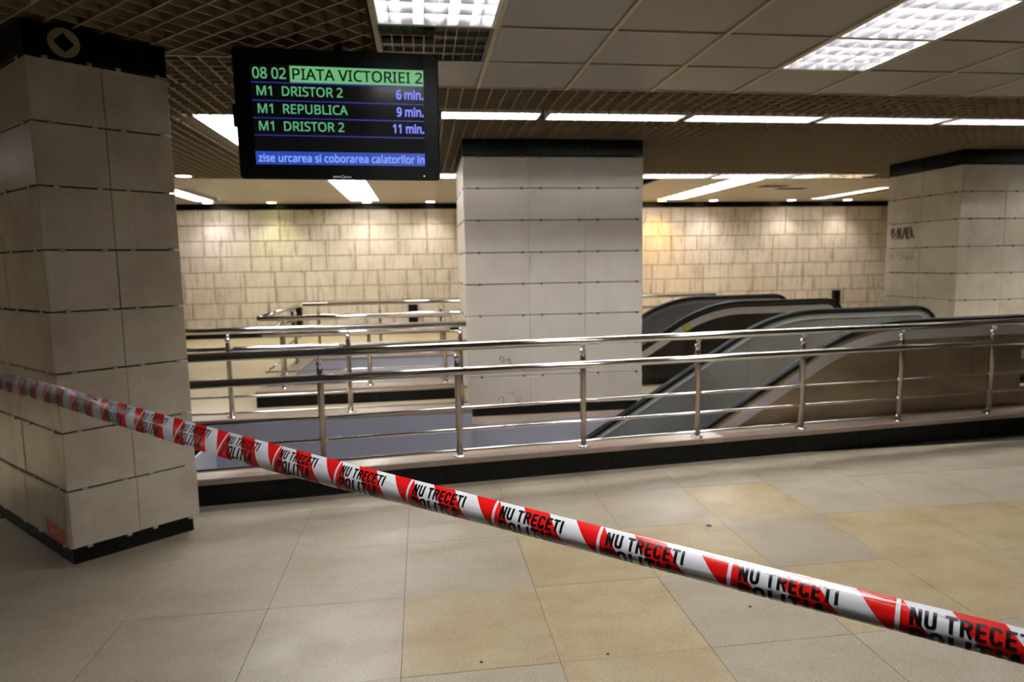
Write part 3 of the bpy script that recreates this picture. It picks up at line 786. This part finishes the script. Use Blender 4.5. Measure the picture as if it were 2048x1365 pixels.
loops = [rrect(x0+.03, x1-.03, z0+.03, z1-.03, .01, .085), rrect(x0, x1, z0, z1, .02, .04), rrect(x0, x1, z0, z1, .02, .006), rrect(x0+.007, x1-.007, z0+.007, z1-.007, .016, -.003), rrect(-SW/2, SW/2, -SH/2, SH/2, .0015, -.001), rrect(-SW/2, SW/2, -SH/2, SH/2, .0015, .006)]
V = [p for l in loops for p in l]; n = len(loops[0]); F = []
for i in range(len(loops)-1):
    for k in range(n): j = (k+1) % n; F.append((i*n+k, (i+1)*n+k, (i+1)*n+j, i*n+j))
F.append(tuple(range(n))[::-1])
bz = tvo(mesh_obj('bezel', V, F, M['plastic'], tv)); fix_normals(bz)
scr = tvo(MB().box((-SW/2-.002, .003, -SH/2-.002), (SW/2+.002, .01, SH/2+.002)).build('screen', mat('screen_black', (16, 17, 18), .12, emit=(22, 22, 24), es=.25), tv))
sp = MB().box((x1-.002, .0, .0), (x1+.014, .05, .05)).box((x0-.014, .0, -.06), (x0+.002, .05, .05)); tvo(sp.build('side_knob', M['plastic'], tv))
mt = MB().box((-.12, .06, -.1), (.12, .1, .2)).box((-.02, .08, .1), (.02, .1, .40)); tvo(mt.build('ceiling_mount', M['plastic'], tv))
def em(name, c, s=1.): return mat(name, (10, 10, 10), .6, emit=c, es=s)
EG = em('led_green', (92, 168, 120)); EB = em('led_blue', (128, 132, 250)); EL = em('line_blue', (44, 42, 140)); EGB = em('bar_green', (112, 184, 124), .9); EBB = em('bar_blue', (38, 70, 168)); EBT = em('banner_text', (128, 160, 255)); KB = mat('print_black', (8, 12, 8), .6)
def S(u, v): return (-SW/2+u*SW, SH/2-v*SH)
def srect(u0, u1, v0, v1, m_, y=-.0, nm='bar'):
    xa, za = S(u0, v0); xb, zb = S(u1, v1)
    return tvo(MB().box((xa, .0015-y, zb), (xb, .0028, za)).build(nm, m_, tv))
def stext(s, u0, u1, v0, v1, m_, nm='lettering', caps=None, bold=0., out=.0):
    xa, za = S(u0, v0); xb, zb = S(u1, v1)
    return text_fit(nm, s, xa, xb, zb, za, m_, tv, TR, bold, -.0008+out, caps)
srect(.222, 1, 0, .163, EGB, nm='green_bar'); srect(.0, 1, .865, 1, EBB, nm='blue_banner')
for v in (.166, .345, .520, .695): srect(.0, 1, v, v+.011, EL, nm='divider_line')
stext('08 02', .012, .2, .022, .135, EG, bold=.008); stext('PIATA VICTORIEI 2', .236, .995, .022, .138, KB, bold=.010)
for i, (s, s2, u2) in enumerate((('M1  DRISTOR 2', '6 min.', .835), ('M1  REPUBLICA', '9 min.', .835), ('M1  DRISTOR 2', '11 min.', .81))):
    v = (.205, .382, .557)[i]
    stext(s, .03, (.52, .545, .52)[i], v, v+.098, EG, bold=.008)
    stext(s2, u2, .998, v+.0, v+.1, EB, bold=.022)
stext('zise urcarea si coborarea calatorilor in', .014, .996, .885, .975, EBT, bold=.018)
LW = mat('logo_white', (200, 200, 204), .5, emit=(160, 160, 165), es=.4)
text_fit('logo', 'semo', -.052, -.014, -SH/2-.066, -SH/2-.058, LW, tv, TR, .02, .0045); text_fit('logo', 'obo', .010, .044, -SH/2-.066, -SH/2-.058, LW, tv, TR, .02, .0045)
rg = MB(); rg.tube([(.009*math.cos(a)-.001, -.004, -SH/2-.0615+.007*math.sin(a)) for a in [2*math.pi*k/16 for k in range(17)]], .0012, 5); tvo(rg.build('logo_ring', LW, tv))
ld_ = MB().ball((SW/2-.006, -.003, -SH/2-.053), .0035, 10, 6); tvo(ld_.build('power_light', mat('power_led', (200, 210, 150), emit=(235, 245, 170), es=1.2), tv))

# ------------------------------------------------------------------ police tape
F_ = 1336.34; Zt = 2.0; TW = .077
def cam_pt(xp, yp, dep): return CAM + (fw + rt*((xp-1024)/F_) - up*((yp-682.5)/F_))*dep
ka, kb, kd = 464.111, 64.2779, -.07122
P_a = cam_pt(ka, 858.5, Zt); k2 = 7.
P_b = cam_pt((ka+kb*k2)/(1+kd*k2), 1196.5, Zt*(1+kd*k2))
dP = (P_b-P_a)/k2
def tape_pt(k): return P_a + dP*k + Vector((0, 0, -.014*max(0, 1-((k-2.0)/6.5)**2)))   # slight sag
TT = dP.normalized(); toCam = (CAM - (P_a+P_b)/2); 
def frame(k):
    t = (tape_pt(k+.1)-tape_pt(k-.1)).normalized(); nc = (CAM-tape_pt(k)); nc = (nc - t*nc.dot(t)).normalized()
    dn = nc.cross(t); dn = dn if dn.z < 0 else -dn
    return t, dn.normalized(), nc
fr_tab = [(-14, .99), (0, .975), (1, .94), (2, .88), (3, .78), (4, .72), (5, .68), (7, .62), (10, .6)]
def frac(k):
    for (a, fa), (b, fb) in zip(fr_tab, fr_tab[1:]):
        if a <= k <= b: return fa+(fb-fa)*(k-a)/(b-a)
    return fr_tab[0][1] if k < 0 else fr_tab[-1][1]
NV = 16
def section(th0, th1, p=1.5):
    out = [(0, 0)]; x = y = 0; n = NV*4
    for i in range(n):
        v = (i+.5)/n; th = th0+(th1-th0)*v**p
        x += math.cos(th)/n; y += -math.sin(th)/n        # x: down, y: towards camera
        out.append((x, y))
    return out
sec_cache = {}
def sec(k):
    kk = round(k*8)/8
    if kk not in sec_cache:
        f = frac(kk); th0 = R(-16 - 16*(max(0, min(1, (kk+4)/10)))); lo, hi = R(5), R(240)
        for _ in range(24):
            mid = (lo+hi)/2; e = max(q[0] for q in section(th0, mid))
            if e > f: lo = mid
            else: hi = mid
        sec_cache[kk] = section(th0, lo)
    return sec_cache[kk]
def tape_map(k, v, lift=0.):
    k0 = math.floor(k*8)/8; t_ = (k-k0)*8; s0, s1 = sec(k0), sec(k0+.125); n = NV*4
    def ev(s, vv):
        q = max(0, min(n-1e-6, vv*n)); i = int(q); fq = q-i; return (s[i][0]*(1-fq)+s[i+1][0]*fq, s[i][1]*(1-fq)+s[i+1][1]*fq)
    a, b = ev(s0, v), ev(s1, v); x = a[0]*(1-t_)+b[0]*t_; y = a[1]*(1-t_)+b[1]*t_
    c = ev(s0, min(1, v+.02)); d_ = ev(s0, max(0, v-.02)); tx, ty = c[0]-d_[0], c[1]-d_[1]; l = math.hypot(tx, ty); nx, ny = -ty/l, tx/l
    t, dn, nc = frame(k)
    return tape_pt(k) + (dn*x + nc*y)*TW + (dn*nx + nc*ny)*lift
V, F, UV = [], [], []
K0, K1, DK = -12.0, 8.6, .1; nk = int(round((K1-K0)/DK))
for i in range(nk+1):
    k = K0+DK*i
    for j in range(NV*2+1): V.append(tape_map(k, j/(NV*2))); UV.append((k, j/(NV*2)))
nj = NV*2+1
for i in range(nk):
    for j in range(nj-1): a = i*nj+j; F.append((a, a+1, a+nj+1, a+nj))
tape = mesh_obj('barrier_tape', V, F, None, None, True)
uvl = tape.data.uv_layers.new(name='UVMap')
for lp in tape.data.loops: uvl.data[lp.index].uv = (UV[lp.vertex_index][0]+20, UV[lp.vertex_index][1])
tm = mat('tape_red_white', (226, 226, 232), .22, spec=.5, coat=.3); t = NT(tm)
uv = t.n('ShaderNodeTexCoord').outputs['UV']; s = t.n('ShaderNodeSeparateXYZ', i_0=uv)
q = t.math('FRACT', t.math('MULTIPLY', t.math('SUBTRACT', t.math('SUBTRACT', s.outputs[0], t.math('MULTIPLY', s.outputs[1], .26)), -.045), 2.))
red = t.math('GREATER_THAN', q, .5)
fu = t.math('FRACT', t.math('ADD', s.outputs[0], .075)); dv = t.math('LESS_THAN', fu, .026)
red = t.math('MULTIPLY', red, t.math('SUBTRACT', 1., dv))
t.link(t.mix(red, lin((232, 232, 238)), lin((204, 22, 22))), 'Base Color')
nz = t.noise(t.scale(uv, (1.2, 7, 1)), 1.0, 2); t.bump(nz, .25, .004)
tape.data.materials.append(tm)
tape['label'] = 'red and white striped police barrier tape stretched across the view'; tape['category'] = 'tape'
# condensed bold capitals drawn as strokes: (width, list of quads) in a unit high box
SV, SHZ = .175, .175
def arc(cx, cy, rx, ry, a0, a1, n=8, tx=SV, ty=SHZ):
    q = []
    def pt(a, ix, iy):
        c, s_ = math.cos(R(a)), math.sin(R(a)); e = .8
        return (cx+(rx-ix)*math.copysign(abs(c)**e, c), cy+(ry-iy)*math.copysign(abs(s_)**e, s_))
    for i in range(n):
        b0, b1 = a0+(a1-a0)*i/n, a0+(a1-a0)*(i+1)/n
        q.append([pt(b0, 0, 0), pt(b1, 0, 0), pt(b1, tx, ty), pt(b0, tx, ty)])
    return q
def bar(x0, y0, x1, y1): return [[(x0, y0), (x1, y0), (x1, y1), (x0, y1)]]
def glyph(c):
    w_ = .52; t = SV; h = SHZ
    if c == 'N': return w_, bar(0, 0, t, 1) + bar(w_-t, 0, w_, 1) + [[(t*.15, 1), (t*1.1, 1), (w_-t*.15, 0), (w_-t*1.1, 0)]]
    if c == 'U': return w_, bar(0, .3, t, 1) + bar(w_-t, .3, w_, 1) + arc(w_/2, .3, w_/2, .31, 180, 360)
    if c == 'T': return .5, bar(0, 1-h, .5, 1) + bar(.25-t/2, 0, .25+t/2, 1-h)
    if c == 'E': return .44, bar(0, 0, t, 1) + bar(t, 1-h, .44, 1) + bar(t, .43, .41, .43+h*.9) + bar(t, 0, .44, h)
    if c == 'C': return w_, arc(w_/2, .66, w_/2, .35, 5, 180) + bar(0, .33, t, .67) + arc(w_/2, .34, w_/2, .35, 180, 355)
    if c == 'O': return w_, arc(w_/2, .66, w_/2, .35, 0, 180) + bar(0, .34, t, .66) + bar(w_-t, .34, w_, .66) + arc(w_/2, .34, w_/2, .35, 180, 360)
    if c == 'I': return t, bar(0, 0, t, 1)
    if c == 'L': return .42, bar(0, 0, t, 1) + bar(t, 0, .42, h)
    if c in 'PR':
        q = bar(0, 0, t, 1) + bar(t, 1-h, .26, 1) + bar(t, .42, .26, .42+h) + arc(.26, .71, .25, .29, -90, 90)
        if c == 'R': q += [[(.22, .43), (.38, .43), (.54, 0), (.37, 0)]]
        return (.52 if c == 'R' else .5), q
    if c == 'A': return .58, [[(0, 0), (t, 0), (.29+t*.45, 1), (.29-t*.55, 1)], [(.58-t, 0), (.58, 0), (.29+t*.55, 1), (.29-t*.45, 1)], [(.13, .2), (.45, .2), (.41, .2+h*.85), (.17, .2+h*.85)]]
    return .24, []
def letter_rows():
    out = []
    for s, u0, u1, v0, v1 in (('NU TRECETI', .0, .615, .115, .44), ('POLITIA', .0, .555, .495, .92)):
        x = 0; letters = []
        for c in s: w_, q = glyph(c); letters.append((x, q)); x += w_+(.10 if q else 0)
        x -= .10; sx = (u1-u0)/x
        for lx, q in letters:
            if not q: continue
            bm = bmesh.new()
            for p in q: bm.faces.new([bm.verts.new((u0+(lx+a)*sx, v1-b*(v1-v0), 0)) for a, b in p])
            for i in range(1, 9):
                bmesh.ops.bisect_plane(bm, geom=bm.verts[:]+bm.edges[:]+bm.faces[:], plane_co=(0, v0+(v1-v0)*i/9, 0), plane_no=(0, 1, 0))
            bm.verts.index_update()
            out.append(([v.co.copy() for v in bm.verts], [tuple(v.index for v in f.verts) for f in bm.faces])); bm.free()
    return out
rows = letter_rows(); INK = mat('tape_ink', (10, 10, 12), .28, coat=.2)
for kk in range(-11, 9):
    for half in (rows[:9], rows[9:]):
        V = []; F = []
        for vs, fs in half:
            if kk + max(v.x for v in vs) > K1: continue
            b = len(V); V += [tape_map(kk+v.x, v.y, .0005) for v in vs]; F += [tuple(b+i for i in f) for f in fs]
        if V: mesh_obj('lettering', V, F, INK, tape)
print('objects', len(bpy.data.objects))
